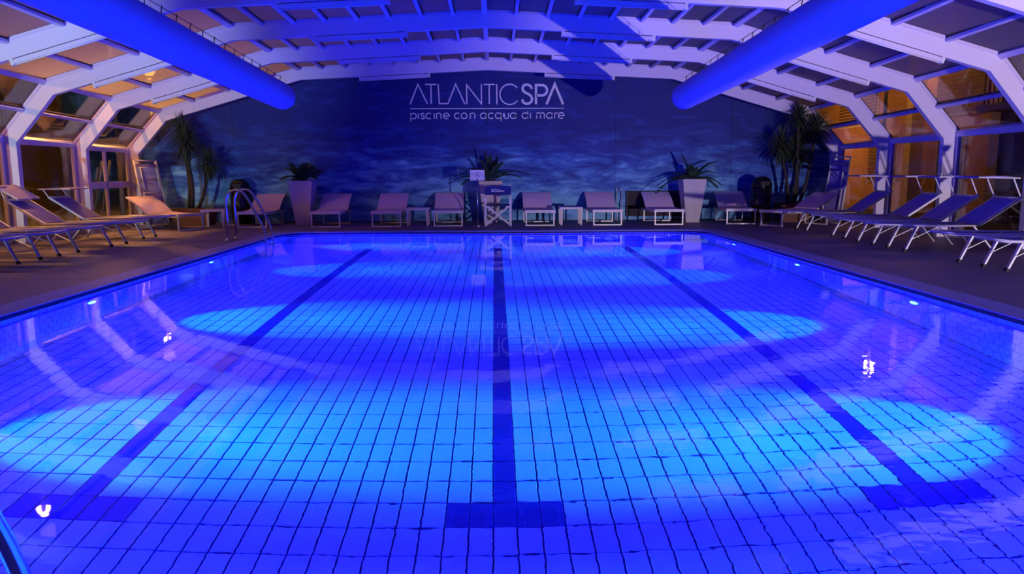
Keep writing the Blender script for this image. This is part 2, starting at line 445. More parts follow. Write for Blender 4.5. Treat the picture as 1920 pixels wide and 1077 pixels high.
# ------------------------------------------------------------------ setting: arches, purlins, panes
ceiling = bpy.data.objects.new('ceiling', None); COL.objects.link(ceiling)
structure(ceiling, 'white arched roof of frosted panes between aluminium frames')
ARW = .11
def arch_outline(i):
    P = prof(i); O = offset(P, DEPTH); O[-1] = (O[-1][0], 0)
    return P, O
for i, y in enumerate(FY):
    P, O = arch_outline(i)
    vs = []; fs = []
    inn = [(-x, z) for x, z in P[::-1]] + P[1:]; out = [(-x, z) for x, z in O[::-1]] + O[1:]
    N = len(inn)
    for yy in (y, y + ARW):
        vs += [(RIDGE + x, yy, z) for x, z in inn] + [(RIDGE + x, yy, z) for x, z in out]
    for k in range(N - 1):
        a, b = k, k + 1
        fs += [(a, b, N + b, N + a), (2 * N + a, 3 * N + a, 3 * N + b, 2 * N + b), (a, 2 * N + a, 2 * N + b, b), (N + a, N + b, 3 * N + b, 3 * N + a)]
    fs += [(0, N, 3 * N, 2 * N), (N - 1, 3 * N - 1, 4 * N - 1, 2 * N - 1)]
    fr = MB().add(vs, fs).build('arch_frame', ALU, ceiling)
    # thin capping flange along the outer edge, lapping over the front face
    fl = MB()
    O2 = offset(P, DEPTH - .035)
    for s in (-1, 1):
        for k in range(3):
            p0, p1 = O2[k], O2[k + 1]
            fl.bar((RIDGE + s * p0[0], y - .006, p0[1]), (RIDGE + s * p1[0], y - .006, p1[1]), .014, .05, up=(0, 0, 1))
    fl.build('capping_strip', PURLIN, fr)
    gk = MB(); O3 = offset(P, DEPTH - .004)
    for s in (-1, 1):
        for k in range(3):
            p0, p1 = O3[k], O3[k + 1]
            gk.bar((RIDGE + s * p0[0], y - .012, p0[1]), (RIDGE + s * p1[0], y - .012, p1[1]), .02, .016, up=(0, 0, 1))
    gk.build('gasket', GASKET, fr)  # black gasket, doubling as the shadow line where panes meet the arch

def lerp(a, b, t): return (a[0] + (b[0] - a[0]) * t, a[1] + (b[1] - a[1]) * t)
DIV = [8, 4, 2]
def bay_points(i, off):
    O = offset(prof(i), off); rows = []
    for seg, nn in enumerate(DIV):
        for k in range(nn): rows.append((lerp(O[seg], O[seg + 1], k / nn), seg))
    rows.append((O[3], 3)); return rows
def add_bay(i_far, i_near, y_far, y_near, individual, PF, UF):
    A = bay_points(i_far, DEPTH - .052); B = bay_points(i_near, DEPTH - .052)
    A2 = bay_points(i_far, DEPTH - .012); B2 = bay_points(i_near, DEPTH - .012)
    if i_far != i_near: pass
    # a bay keeps the section of its nearer arch (modules telescope into each other)
    for s in (-1, 1):
        for k in range(len(A)):
            if k == 0 and s == 1: continue
            (ax, az), seg = A[k]; (bx, bz), _ = B[k]
            wd = .085 if k in (0, 8, 12, 14) else .055
            tang = None
            kk = min(k, len(A) - 2)
            tv = Vector((A[kk + 1][0][0] - A[kk][0][0], 0, A[kk + 1][0][1] - A[kk][0][1])).normalized()
            nv = Vector((-tv.z, 0, tv.x))
            if nv.z < 0: nv = -nv
            up = Vector((s * nv.x, 0, nv.z))
            M = MB() if individual else UF
            M.bar((RIDGE + s * ax, y_far, az), (RIDGE + s * bx, y_near, bz), wd, .075, up=up)
            if individual:
                po = M.build('purlin', PURLIN, ceiling)
                if 0 < k < len(A) - 1:
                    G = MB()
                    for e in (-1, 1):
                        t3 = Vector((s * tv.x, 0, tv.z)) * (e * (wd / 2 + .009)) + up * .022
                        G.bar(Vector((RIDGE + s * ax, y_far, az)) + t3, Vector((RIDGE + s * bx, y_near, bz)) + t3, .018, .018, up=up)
                    G.build('gasket', GASKET, po)  # gasket strips that also draw the shadow line along the pane sides
        for k in range(len(A) - 1):
            (ax, az), seg = A2[k]; (cx_, cz), _ = A2[k + 1]
            seg = A2[k][1]
            g_ = .0
            p = [Vector((RIDGE + s * ax, y_far, az)), Vector((RIDGE + s * cx_, y_far, cz)), Vector((RIDGE + s * cx_, y_near, cz)), Vector((RIDGE + s * ax, y_near, az))]
            nrm = (p[1] - p[0]).cross(p[2] - p[1]).normalized()
            if nrm.z < 0: nrm = -nrm
            # inset a little so panes have their own edges
            ctr = (p[0] + p[1] + p[2] + p[3]) / 4
            q = []
            for v in p:
                dv = v - ctr; q.append(ctr + Vector((dv.x * .985, dv.y * .985, dv.z * .985)))
            M = MB() if individual else PF[0 if seg < 2 else 1]
            M.hexa(q, [v + nrm * .010 for v in q])
            if individual: M.build('roof_pane' if seg < 2 else 'sloping_pane', PANE if seg < 2 else GLASS, ceiling)
PF = [MB(), MB()]; UF = MB()
edges = [(0, 0, WALL_Y + .1, FY[0] + ARW)] + [(i, i + 1, FY[i], FY[i + 1] + ARW) for i in range(len(FY) - 1)]
for k, (a, b, yf, yn) in enumerate(edges):
    add_bay(a, b, yf, yn, k <= 4, PF, UF)
for M, mt, nm in ((PF[0], PANE, 'roof_pane_field'), (PF[1], GLASS, 'sloping_pane_field'), (UF, PURLIN, 'purlin_field')):
    o = M.build(nm, mt, ceiling); o['kind'] = 'stuff'

# side windows, one per bay and side
wn = 0
for k, (a, b, yf, yn) in enumerate(edges):
    for s in (-1, 1):
        wn += 1
        i = b
        O = offset(prof(i), DEPTH); X = RIDGE + s * (O[3][0] - .06); zt = O[3][1] - .02
        root = bpy.data.objects.new('window_%d' % wn, None); COL.objects.link(root)
        structure(root, 'clear side window between white posts')
        y0, y1 = yn, yf
        MB().box(X - .04, X + .04, y0, y1, zt - .10, zt).build('head_rail', PURLIN, root)
        MB().box(X - .04, X + .04, y0, y1, .0, .10).build('sill', PURLIN, root)
        for yy in (y0 + .02, y1 - .06):
            MB().box(X - .03, X + .03, yy, yy + .05, .10, zt - .10).build('stile', PURLIN, root)
        cuts = [y0 + .07, y1 - .06]
        if s == -1 and k == 1:
            ym = (y0 + y1) / 2
            MB().box(X - .03, X + .03, ym - .025, ym + .025, .10, zt - .10).build('mullion', PURLIN, root)
            MB().box(X - .03, X + .03, y0 + .07, y1 - .06, .86, 1.0).build('mid_rail', PURLIN, root)
            cuts = [y0 + .07, ym, y1 - .06]
        for c0, c1 in zip(cuts[:-1], cuts[1:]):
            MB().box(X - .004, X + .004, c0 + .004, c1 - .004, .10, zt - .10).build('pane', GLASS, root)

# far wall: printed mural in panels
P0 = offset(prof(0), DEPTH - .02)
def roof_z(x):
    x = abs(x - RIDGE)
    for (a, za), (b, zb) in zip(P0[:3], P0[1:4]):
        if a <= x <= b: return za + (zb - za) * (x - a) / (b - a)
    return P0[3][1]
wall_far = MB().box(RIDGE - 8.14, RIDGE + 8.14, WALL_Y + .03, WALL_Y + .12, -.05, 1.6)
xs = [RIDGE - 8.14, RIDGE - 7.4, RIDGE - 4.17, RIDGE, RIDGE + 4.17, RIDGE + 7.4, RIDGE + 8.14]
for x0, x1 in zip(xs[:-1], xs[1:]):
    wall_far.hexa([(x0, WALL_Y + .03, 1.6), (x1, WALL_Y + .03, 1.6), (x1, WALL_Y + .12, 1.6), (x0, WALL_Y + .12, 1.6)],
                  [(x0, WALL_Y + .03, roof_z(x0) + .02), (x1, WALL_Y + .03, roof_z(x1) + .02), (x1, WALL_Y + .12, roof_z(x1) + .02), (x0, WALL_Y + .12, roof_z(x0) + .02)])
wall_far = structure(wall_far.build('wall_far', pbr('grey_block_wall', (.12, .13, .2), .9)), 'far end wall covered by a printed deep blue sea picture')
ps = [RIDGE - 8.1, -6.1, -3.2, -.17, 2.85, 5.6, RIDGE + 8.1]
for x0, x1 in zip(ps[:-1], ps[1:]):
    x0 += .0025; x1 -= .0025
    br = sorted([x0, x1] + [RIDGE + q for q in (-P0[2][0], -4.17 - .05, 0, 4.17 + .05, P0[2][0]) if x0 < RIDGE + q < x1])
    poly = [(x0, .02), (x1, .02)] + [(q, roof_z(q)) for q in reversed(br)]
    nP = len(poly)
    MB().add([(x, WALL_Y, z) for x, z in poly] + [(x, WALL_Y + .03, z) for x, z in poly],
             [tuple(range(nP))] + [tuple(range(nP, 2 * nP))[::-1]] + [(k, nP + k, nP + (k + 1) % nP, (k + 1) % nP) for k in range(nP)]).build('mural_panel', MURAL, wall_far)
# near end wall behind the viewer
ne = MB().box(RIDGE - 8.2, RIDGE + 8.2, END_Y - .12, END_Y - .02, 0, 1.0)
for x0 in (-8.2, -4.1, 0, 4.1): ne.box(RIDGE + x0, RIDGE + x0 + .12, END_Y - .1, END_Y - .03, 1.0, 3.0)
ne.box(RIDGE - 8.2, RIDGE + 8.2, END_Y - .1, END_Y - .03, 2.95, 3.1)
structure(ne.build('wall_near', PURLIN), 'low white end wall behind the viewer')

# ------------------------------------------------------------------ air ducts
def duct(x0, z0, x1, z1, label):
    """from far end (x0, 13.8, z0) to near end"""
    Y0, Y1 = 13.8, -1.6
    sl = (Y0 - 7.0)
    def at(y): t = (Y0 - y) / sl; return Vector((x0 + (x1 - x0) * t, y, z0 + (z1 - z0) * t))
    root = thing('air_duct', label, 'duct', tuple(at(Y0)), 0, 'fabric air ducts hung under the roof')
    o = Vector(root.location); R = .225
    pts = [at(Y0 - k * (Y0 - Y1) / 60) - o for k in range(61)]
    MB().tube(pts, [R * (1 + .006 * math.sin(k * 1.7)) for k in range(61)], 32).build('tube', DUCT, root, True)
    dv = (at(Y0) - at(Y1)).normalized()
    MB().tube([dv * q for q in (0, .03, .055, .07)], [R, R * .96, R * .82, R * .45], 32).build('end_cap', DUCT, root, True)
    MB().tube([p + Vector((0, 0, R + .10)) for p in (pts[0], pts[-1])], .004, 6).build('cable', GASKET, root)
    for k in range(0, 30):
        p = at(Y0 - .15 - k * .42) - o
        MB().tube([p + Vector((0, 0, R - .005)), p + Vector((0, 0, R + .06)), p + Vector((.012, 0, R + .11))], .006, 5).build('hook', GASKET, root)
duct(-3.68, 2.48, -3.50, 2.64, 'long pale fabric air duct hanging above the left side of the pool')
duct(3.34, 2.46, 3.14, 2.61, 'long pale fabric air duct hanging above the right side of the pool')

# ------------------------------------------------------------------ unlit fluorescent battens along the arches
side_w = {(-1, 0): 'left of the ridge', (1, 0): 'right of the ridge', (-1, 1): 'towards the left windows', (1, 1): 'towards the right windows'}
ordn = ['first', 'second', 'third', 'fourth']
for i in range(4):
    P = prof(i)
    for s in (-1, 1):
        for typ in (0, 1):
            if i == 0 and typ == 1: continue
            if typ == 0: q0, q1 = lerp(P[0], P[1], 1.28 / 4.17), lerp(P[0], P[1], 2.86 / 4.17)
            else: q0, q1 = lerp(P[1], P[2], .28), lerp(P[1], P[2], .78)
            p0 = Vector((RIDGE + s * q0[0], FY[i] + .04, q0[1] - .045)); p1 = Vector((RIDGE + s * q1[0], FY[i] + .04, q1[1] - .045))
            mid = (p0 + p1) / 2
            root = thing('light_batten', 'unlit white batten on the %s arch from the mural wall, %s' % (ordn[i], side_w[(s, typ)]), 'light fitting', tuple(mid), 0, 'unlit battens under the arches')
            MB().bar(p0 - mid, p1 - mid, .075, .06).build('housing', ALU, root)
            d = (p1 - p0).normalized()
            MB().tube([p0 - mid + d * .06 + Vector((0, -.012, -.04)), p1 - mid - d * .06 + Vector((0, -.012, -.04))], .013, 8).build('tube', PLASTIC_W, root, True)
            for e in (p0, p1):
                dd = d if e is p0 else -d
                MB().bar(e - mid + dd * .0, e - mid + dd * .05 + Vector((0, 0, 0)), .085, .09).build('end_cap', PLASTIC_W, root)

# ------------------------------------------------------------------ underwater lamps
LENS = emit('lit_led_lens', (.15, .85, 1.0), 6.0)
def pool_lamp(s, y, depth, label):
    dim = 1.0 if y < 6 else .75 if y < 9 else .5       # the far lamps are weaker
    x = PX0 + .008 if s > 0 else PX1 - .008
    root = thing('underwater_lamp', label, 'pool light', (x, y, ZW - depth), 0, 'round lamps in the pool walls')
    pr = [(.105, 0), (.105, .018), (.085, .03), (.07, .03)]
    M = MB().lathe(pr, 20)
    M.v = [(s * z, a, b) for a, b, z in M.v]; M.build('rim', STEEL, root)
    M = MB().lathe([(.07, .031), (.06, .040), (.03, .045)], 16); M.v = [(s * z, a, b) for a, b, z in M.v]; M.build('lens', LENS, root)
    light('led_beam', 'SPOT', (s * .06, 0, 0), LED_SPOT_W * dim, LED_SPOT_COL, root, (s * .86, .08, -.50), spot_size=math.radians(44), spot_blend=.5, shadow_soft_size=.06)
    light('led_core', 'SPOT', (s * .06, 0, 0), LED_CORE_W * dim, LED_SPOT_COL, root, (s * .97, .06, -.24), spot_size=math.radians(30), spot_blend=.8, shadow_soft_size=.06)
    light('led_glow', 'SPOT', (s * .06, 0, 0), LED_WIDE_W, LED_WIDE_COL, root, (s, 0, -.12), spot_size=math.radians(172), spot_blend=.5, shadow_soft_size=.06)
nm = ['added out of view, nearest', 'second', 'third', 'fourth', 'farthest']
for k, y in enumerate((2.15, 4.75, 7.78, 11.1, 14.2)):  # first lamp is added out of view to brighten the near floor
    pool_lamp(1, y, .5, 'glowing round lamp in the left pool wall, %s from the viewer' % nm[k])
for k, y in enumerate((2.0, 4.6, 7.35, 10.29, 13.09)):  # first one again added, unseen, for the near floor
    pool_lamp(-1, y, .5, 'glowing round lamp in the right pool wall, %s from the viewer' % nm[k])

# ------------------------------------------------------------------ flood lamps low on the deck behind the viewer
def flood(loc, direction, watts, col, cone, label):
    root = thing('flood_lamp', label, 'lamp', (loc[0], loc[1], 0), 0, 'deck flood lamps')
    d = Vector(direction).normalized(); c = Vector((0, 0, loc[2]))
    MB().bar(c - d * .16, c - d * .02, .30, .22).build('housing', BLACK, root)
    MB().bar((-.19, 0, .02), (-.19, 0, loc[2]), .03, .03).bar((.19, 0, .02), (.19, 0, loc[2]), .03, .03).box(-.2, .2, -.08, .08, 0, .025).build('bracket', BLACK, root)
    MB().bar(c - d * .019, c - d * .010, .26, .18).build('lens', emit('flood_lens', (1, .95, 1), 4), root)
    light('flood_beam', 'SPOT', tuple(c + d * .03), watts, col, root, direction, spot_size=math.radians(cone), spot_blend=.7, shadow_soft_size=.05)
flood((6.75, -.4, .17), (-.10, 1, .09), FLOOD_R, FLOOD_COL, 46, 'white flood lamp on the right deck behind the viewer')
flood((-7.45, -.4, .34), (-.06, 1, .26), FLOOD_L, FLOOD_COL_L, 38, 'cool white flood lamp on the left deck behind the viewer')

# ------------------------------------------------------------------ wall lettering
def map_l(x, z): 
    u = 740 + x / 5.486; v = 140 + z / 5.486
    return (-1.977 + (u - 768) * 3.6 / 289, 3.185 - (v - 158) * .0119)
def arc(cx, cy_, rx, ry, a0, a1, n=20):
    return [(cx + rx * math.cos(math.radians(a0 + (a1 - a0) * k / n)), cy_ + ry * math.sin(math.radians(a0 + (a1 - a0) * k / n))) for k in range(n + 1)]
lett = thing('wall_lettering', 'white company name with rule and tagline on the blue end wall', 'sign', (RIDGE, WALL_Y, 2.7))
def letter(strokes, wd, name='letter'):
    M = MB()
    for st in strokes:
        M.ribbon([(map_l(*p)[0] - RIDGE, map_l(*p)[1] - 2.7) for p in st], wd, -.016, -.001)
    M.build(name, PRINT, lett)
t_ = .027; b_ = .055
letter([[(162, 305), (245, 100), (338, 305)]], t_)
letter([[(318, 102), (432, 102)], [(377, 102), (377, 305)]], t_)
letter([[(452, 98), (460, 303), (548, 303)]], t_)
letter([[(548, 303), (630, 100), (722, 308)]], t_)
letter([[(742, 310), (742, 105), (892, 306), (892, 100)]], t_)
letter([[(915, 104), (1030, 104)], [(972, 104), (972, 310)]], t_)
letter([[(1050, 102), (1050, 312)]], t_)
letter([arc(1182, 208, 100, 106, -38, -322, 30)], t_)
letter([[(1409, 152), (1400, 126), (1378, 109), (1352, 105), (1327, 115), (1314, 140), (1318, 168), (1340, 188), (1375, 205), (1402, 226), (1412, 256), (1404, 286), (1380, 304), (1350, 307), (1322, 293), (1309, 262)]], b_)
letter([[(1452, 312), (1452, 112), (1505, 112)] + arc(1512, 166, 54, 54, -80, 80, 14) + [(1505, 220), (1452, 220)]], b_)
letter([[(1560, 314), (1645, 104), (1732, 314)]], b_)
letter([[(162, 355), (1742, 355)]], .016, 'rule')
s_ = .022
def ring(cx): return arc(cx, 432, 29, 30, 0, 360, 20)
def cc(cx): return arc(cx, 432, 29, 30, -45, -315, 16)
def ee(cx): return [(cx - 29, 432), (cx + 29, 432)] + arc(cx, 432, 29, 30, 0, -310, 18)[1:]
def ss(cx): return [(cx + 16, 414), (cx + 8, 404), (cx - 6, 403), (cx - 16, 411), (cx - 14, 422), (cx, 430), (cx + 15, 439), (cx + 17, 451), (cx + 6, 461), (cx - 9, 461), (cx - 19, 450)]
def nn_(x0, x1): return [[(x0, 462), (x0, 402)], [(x0, 425)] + arc((x0 + x1) / 2, 425, (x1 - x0) / 2, 23, -180, 0, 12) + [(x1, 462)]]
def tl(*st): letter(list(st), s_)
tl([(163, 400), (163, 490)], ring(192)); tl([(243, 402), (243, 462)]); tl(ss(288)); tl(cc(350)); tl([(405, 402), (405, 462)]); tl(*nn_(428, 475)); tl(ee(530))
tl(cc(643)); tl(ring(712)); tl(*nn_(775, 823))
tl(ring(908), [(938, 402), (938, 462)]); tl(cc(990)); tl(ring(1063), [(1093, 402), (1093, 490)]); tl([(1122, 402), (1122, 438)] + arc(1146, 438, 24, 24, 180, 0, 12) + [(1170, 402)]); tl(ring(1217), [(1246, 402), (1246, 462)])
tl(ring(1338), [(1367, 386), (1367, 462)]); tl([(1395, 402), (1395, 462)])
tl([(1458, 462), (1458, 402)], [(1458, 420)] + arc(1478, 422, 20, 20, -180, 0, 10) + [(1498, 462)], [(1498, 420)] + arc(1518, 422, 20, 20, -180, 0, 10) + [(1538, 462)])
tl(ring(1590), [(1619, 402), (1619, 462)]); tl([(1645, 462), (1645, 402)], [(1645, 424)] + arc(1668, 426, 22, 22, -170, -70, 8)); tl(ee(1712))

# ------------------------------------------------------------------ white fixed loungers (local: foot at x=0, head towards +x)
def make_lounger(label, loc, rz, sc=1.0):
    root = thing('sun_lounger', label, 'sun lounger', loc, rz, 'white sling loungers by the end wall')
    W = .33
    # seat: slightly sagging sling with thick front hem
    vs = []; N = 10
    M = MB()
    for k in range(N):
        x0, x1 = .0 + .97 * k / N, .97 * (k + 1) / N
        zz = lambda x: .335 - .012 * math.sin(PI * x / .97) + .015 * x
        M.hexa([(x0, -W, zz(x0) - .03), (x1, -W, zz(x1) - .03), (x1, W, zz(x1) - .03), (x0, W, zz(x0) - .03)], [(x0, -W, zz(x0)), (x1, -W, zz(x1)), (x1, W, zz(x1)), (x0, W, zz(x0))])
    M.build('seat', FABRIC_W, root)
    MB().box(-.02, .02, -W, W, .285, .343).build('front_hem', PLASTIC_W, root)
    M = MB(); Q = []
    for k in range(9):
        t = k / 8; Q.append((.97 + .62 * t, .345 + .335 * t + .035 * math.sin(PI * t)))
    for (x0, z0), (x1, z1) in zip(Q[:-1], Q[1:]):
        M.hexa([(x0 + .012, -W, z0 - .026), (x1 + .012, -W, z1 - .026), (x1 + .012, W, z1 - .026), (x0 + .012, W, z0 - .026)], [(x0, -W, z0), (x1, -W, z1), (x1, W, z1), (x0, W, z0)])
    M.build('backrest', FABRIC_W, root)
    for s in (-1, 1): MB().box(.0, 1.55, s * .31 - .014, s * .31 + .014, .27, .305).build('side_rail', SILVER, root)
    for x in (.03, 1.30):
        M = MB()
        for s in (-1, 1): M.box(x - .014, x + .014, s * .30 - .014, s * .30 + .014, 0, .285)
        M.box(x - .014, x + .014, -.286, .286, 0, .026)
        M.build('leg_frame', SILVER, root)
    M = MB()
    for s in (-1, 1): M.bar((1.18, s * .27, .28), (1.42, s * .27, .58), .02, .02)
    M.bar((1.18, -.27, .28), (1.18, .27, .28), .02, .02)
    M.build('backrest_prop', SILVER, root)
    return root
U = PI / 2
back = [(-5.25, 16.70, 'white sling lounger behind the far pool ladder, left of the left planter'),
        (-3.65, 16.60, 'white sling lounger just right of the left planter'),
        (-2.35, 16.62, 'white sling lounger left of the small table beside the sign post'),
        (-1.02, 16.65, 'white sling lounger directly left of the sign post'),
        (.97, 16.63, 'white sling lounger directly right of the navy director chair'),
        (2.44, 16.66, 'white sling lounger right of the small table, second right of the director chair'),
        (3.78, 16.66, 'white sling lounger just left of the right planter, before the louvres'),
        (5.38, 16.72, 'white sling lounger between the right planter and the black bin')]
proto = None
rots = [0, .02, 0, .03, 0, 0, .0, -.10]
for k, (x, y, lb) in enumerate(back):
    if proto is None: proto = make_lounger(lb, (x, y, 0), U + rots[k])
    else: dup(proto, (x, y, 0), U + rots[k], lb)
dup(proto, (-6.32, 16.15, 0), math.radians(151), 'white sling lounger in the far left corner turned towards the pool')
dup(proto, (5.80, 16.10, 0), math.radians(24), 'white sling lounger in the far right corner turned towards the pool')

# ------------------------------------------------------------------ folding loungers with canopy (local: foot at x=0 -> head at +x)
def make_folder(label, loc, rz, canopy, fabric, group):
    root = thing('folding_lounger', label, 'sun lounger', loc, rz, group)
    W = .29
    M = MB(); N = 8
    for k in range(N):
        x0, x1 = 1.36 * k / N, 1.36 * (k + 1) / N
        zz = lambda x: .40 - .02 * math.sin(PI * x / 1.36) - .02 * x
        M.hexa([(x0, -W, zz(x0) - .012), (x1, -W, zz(x1) - .012), (x1, W, zz(x1) - .012), (x0, W, zz(x0) - .012)], [(x0, -W, zz(x0)), (x1, -W, zz(x1)), (x1, W, zz(x1)), (x0, W, zz(x0))])
    M.build('seat', fabric, root)
    MB().bar((1.37, 0, .385), (1.90, 0, .735), W * 2 - .05, .014).build('backrest', fabric, root)
    for s in (-1, 1):
        MB().tube([(-.02, s * W, .395), (1.38, s * W, .37)], .017, 8).build('seat_rail', fabric if False else SILVER, root, True)
        b = MB().bar((1.36, s * W, .37), (1.95, s * W, .765), .028, .034).build('back_rail', SILVER, root)
        MB().bar((.34, s * .25, .0), (.52, s * .25, .385), .045, .022, up=(1, 0, 0)).build('leg', SILVER, root)
        MB().bar((.335, s * .25, .0), (.352, s * .25, .035), .052, .03, up=(1, 0, 0)).build('foot_cap', GASKET, root)
        MB().bar((1.62, s * .25, .0), (1.30, s * .25, .37), .045, .022, up=(1, 0, 0)).build('leg', SILVER, root)
        MB().bar((.43, s * .235, .17), (.86, s * .235, .375), .02, .008).build('brace', SILVER, root)
    MB().tube([(-.02, -W, .395), (-.02, W, .395)], .017, 8).build('foot_bar', SILVER, root, True)
    MB().tube([(.50, -.25, .34), (.50, .25, .34)], .012, 6).build('cross_bar', SILVER, root)
    MB().tube([(1.93, -W, .755), (1.93, W, .755)], .015, 8).build('head_bar', SILVER, root, True)
    cx0, cz0, cx1, cz1 = canopy        # pool side edge, window side edge
    for s in (-1, 1):
        MB().tube([(1.93, s * (W + .012), .75), (cx1 - .10, s * (W + .012), cz1 - .01)], .011, 6).build('canopy_arm', SILVER, root)
        MB().tube([(cx0, s * (W + .005), cz0), (cx1, s * (W + .005), cz1)], .011, 6).build('canopy_rail', SILVER, root)
    M = MB(); pts = []
    for k in range(7):
        t = k / 6; pts.append((cx0 + (cx1 - cx0) * t, cz0 + (cz1 - cz0) * t + .02 * math.sin(PI * t)))
    for (x0, z0), (x1, z1) in zip(pts[:-1], pts[1:]):
        M.hexa([(x0, -W, z0 - .012), (x1, -W, z1 - .012), (x1, W, z1 - .012), (x0, W, z0 - .012)], [(x0, -W, z0 + .004), (x1, -W, z1 + .004), (x1, W, z1 + .004), (x0, W, z0 + .004)])
    M.build('canopy', fabric, root)
    return root
GR, GL = 'folding loungers along the right windows', 'folding loungers along the left windows'
rl = [(8.42, 'blue folding lounger at the right picture edge, nearest on the right'),
      (9.35, 'blue folding lounger on the right, second from the viewer'),
      (11.15, 'blue folding lounger on the right, third from the viewer'),
      (12.11, 'blue folding lounger on the right, fourth from the viewer'),
      (13.22, 'blue folding lounger on the right, fifth from the viewer'),
      (14.85, 'blue folding lounger on the right, farthest, next to the white corner lounger')]
pr_ = None
for k, (y, lb) in enumerate(rl):
    x = 5.55 + (.0 if y < 12.5 else .06)
    if pr_ is None: pr_ = make_folder(lb, (x, y, 0), 0, (1.30, 1.055, 1.90, 1.04), FABRIC_B, GR)
    else: dup(pr_, (x, y, 0), (random.random() - .5) * .04, lb)
FABRIC_P = pbr('mauve_sling_fabric', (.36, .30, .52), .85, bump=(300, .25))
ll = [(9.45, 'folding lounger at the left picture edge, nearest on the left'),
      (10.40, 'folding lounger on the left, second from the viewer'),
      (11.36, 'folding lounger on the left, third from the viewer')]
pl_ = None
for k, (y, lb) in enumerate(ll):
    if pl_ is None: pl_ = make_folder(lb, (-5.92, y, 0), PI, (1.35, .98, 1.95, 1.02), FABRIC_P, GL)
    else: dup(pl_, (-5.92, y, 0), PI + (random.random() - .5) * .04, lb)
make_folder('folding lounger on the left with its canopy tilted down towards the pool', (-5.85, 12.75, 0), PI, (1.74, .77, 2.12, .99), FABRIC_P, GL)
make_folder('folding lounger on the left with a flat canopy, farthest of that row', (-6.0, 14.22, 0), PI, (1.55, .90, 2.12, .90), FABRIC_P, GL)

# ------------------------------------------------------------------ small tables
def make_table(label, loc, rz=0):
    root = thing('side_table', label, 'table', loc, rz, 'small white side tables')
    MB().box(-.25, .25, -.25, .25, .345, .39).build('table_top', PLASTIC_W, root)
    for a in (-1, 1):
        for b in (-1, 1):
            MB().hexa([(a * .215 - .02, b * .215 - .02, 0), (a * .215 + .02, b * .215 - .02, 0), (a * .215 + .02, b * .215 + .02, 0), (a * .215 - .02, b * .215 + .02, 0)],
                      [(a * .215 - .032, b * .215 - .032, .345), (a * .215 + .032, b * .215 - .032, .345), (a * .215 + .032, b * .215 + .032, .345), (a * .215 - .032, b * .215 + .032, .345)]).build('leg', PLASTIC_W, root)
    return root
tb = make_table('small white side table between two loungers right of the director chair', (1.67, 17.1, 0))
dup(tb, (-1.70, 17.1, 0), 0, 'small white side table between two loungers left of the sign post')
dup(tb, (-6.12, 16.98, 0), .1, 'small white side table in the far left corner near the ladder')

# ------------------------------------------------------------------ planters with fleshy fronds
def frond(length, lean, az, rnd):
    M = MB(); pts = []
    for k in range(9):
        t = k / 8
        r = length * (math.sin(lean) * t + .25 * lean * t * t); z = length * (math.cos(lean) * t - .42 * lean * t * t * t)
        pts.append(Vector((r * math.cos(az), r * math.sin(az), z)))
    M.tube(pts, [.012 * (1 - .7 * k / 8) for k in range(9)], 5)
    for k in range(14):
        t = .2 + .8 * k / 13; i = min(7, int(t * 8)); f = t * 8 - i
        p = pts[i].lerp(pts[i + 1], f); d = (pts[i + 1] - pts[i]).normalized()
        side = d.cross(Vector((0, 0, 1)))
        if side.length < .1: side = Vector((-math.sin(az), math.cos(az), 0))
        side.normalize(); upv = side.cross(d)
        L = .125 * (1.1 - .4 * t)
        for s in (-1, 1):
            a = (side * s * .8 + d * .55 + upv * .25).normalized(); b = a.cross(upv).normalized() * .030
            M.add([p, p + a * L * .45 + b + upv * .004, p + a * L, p + a * L * .45 - b - upv * .004, p + a * L * .5 - upv * .012], [(0, 1, 2), (0, 2, 3), (0, 4, 1), (1, 4, 2), (2, 4, 3), (3, 4, 0)])
    return M
def planter(label, loc, h, fronds, rz=0):
    root = thing('planter', label, 'planter', loc, rz, 'tall white planters along the end wall')
    a, b = .15, .27
    MB().hexa([(-a, -a, 0), (a, -a, 0), (a, a, 0), (-a, a, 0)], [(-b, -b, h), (b, -b, h), (b, b, h), (-b, b, h)]).build('pot', POT, root)
    c = b - .03
    MB().box(-c, c, -c, c, h, h + .008).build('soil', SOIL, root)
    for (L, lean, az) in fronds:
        o = frond(L, lean, az, 0).build('frond', LEAF, root); o.location = (.05 * math.cos(az), .05 * math.sin(az), h)
R = math.radians
planter('tall white tapered planter left of the row, with a bushy drooping plant', (-4.35, 17.62, 0), .99,
        [(.45, .3 + .9 * random.random(), R(k * 23 + random.random() * 20)) for k in range(22)])
planter('tall white tapered planter behind the director chair, with long arching fronds', (-.10, 17.75, 0), .96,
        [(.78, 1.05, R(172)), (.72, 1.15, R(190)), (.50, 1.2, R(200)), (.78, .95, R(8)), (.60, 1.0, R(-20)), (.66, .10, R(190)), (.60, .25, R(100)), (.56, .35, R(220)), (.52, .5, R(300)), (.5, .4, R(330)), (.45, .75, R(-40)), (.55, .2, R(30)), (.42, .8, R(250)), (.45, .6, R(150)), (.5, .3, R(60))])
planter('tall white tapered planter right of the row, with upright and drooping fronds', (4.50, 17.62, 0), .98,
        [(.62, .25, R(165)), (.66, .62, R(6)), (.55, 1.25, R(180)), (.60, 1.45, R(195)), (.40, 1.1, R(210)), (.42, .8, R(-30)), (.45, 1.3, R(-10)), (.35, .5, R(270)), (.38, .6, R(100)), (.45, 1.4, R(20)), (.40, .9, R(150)), (.38, .35, R(240))])

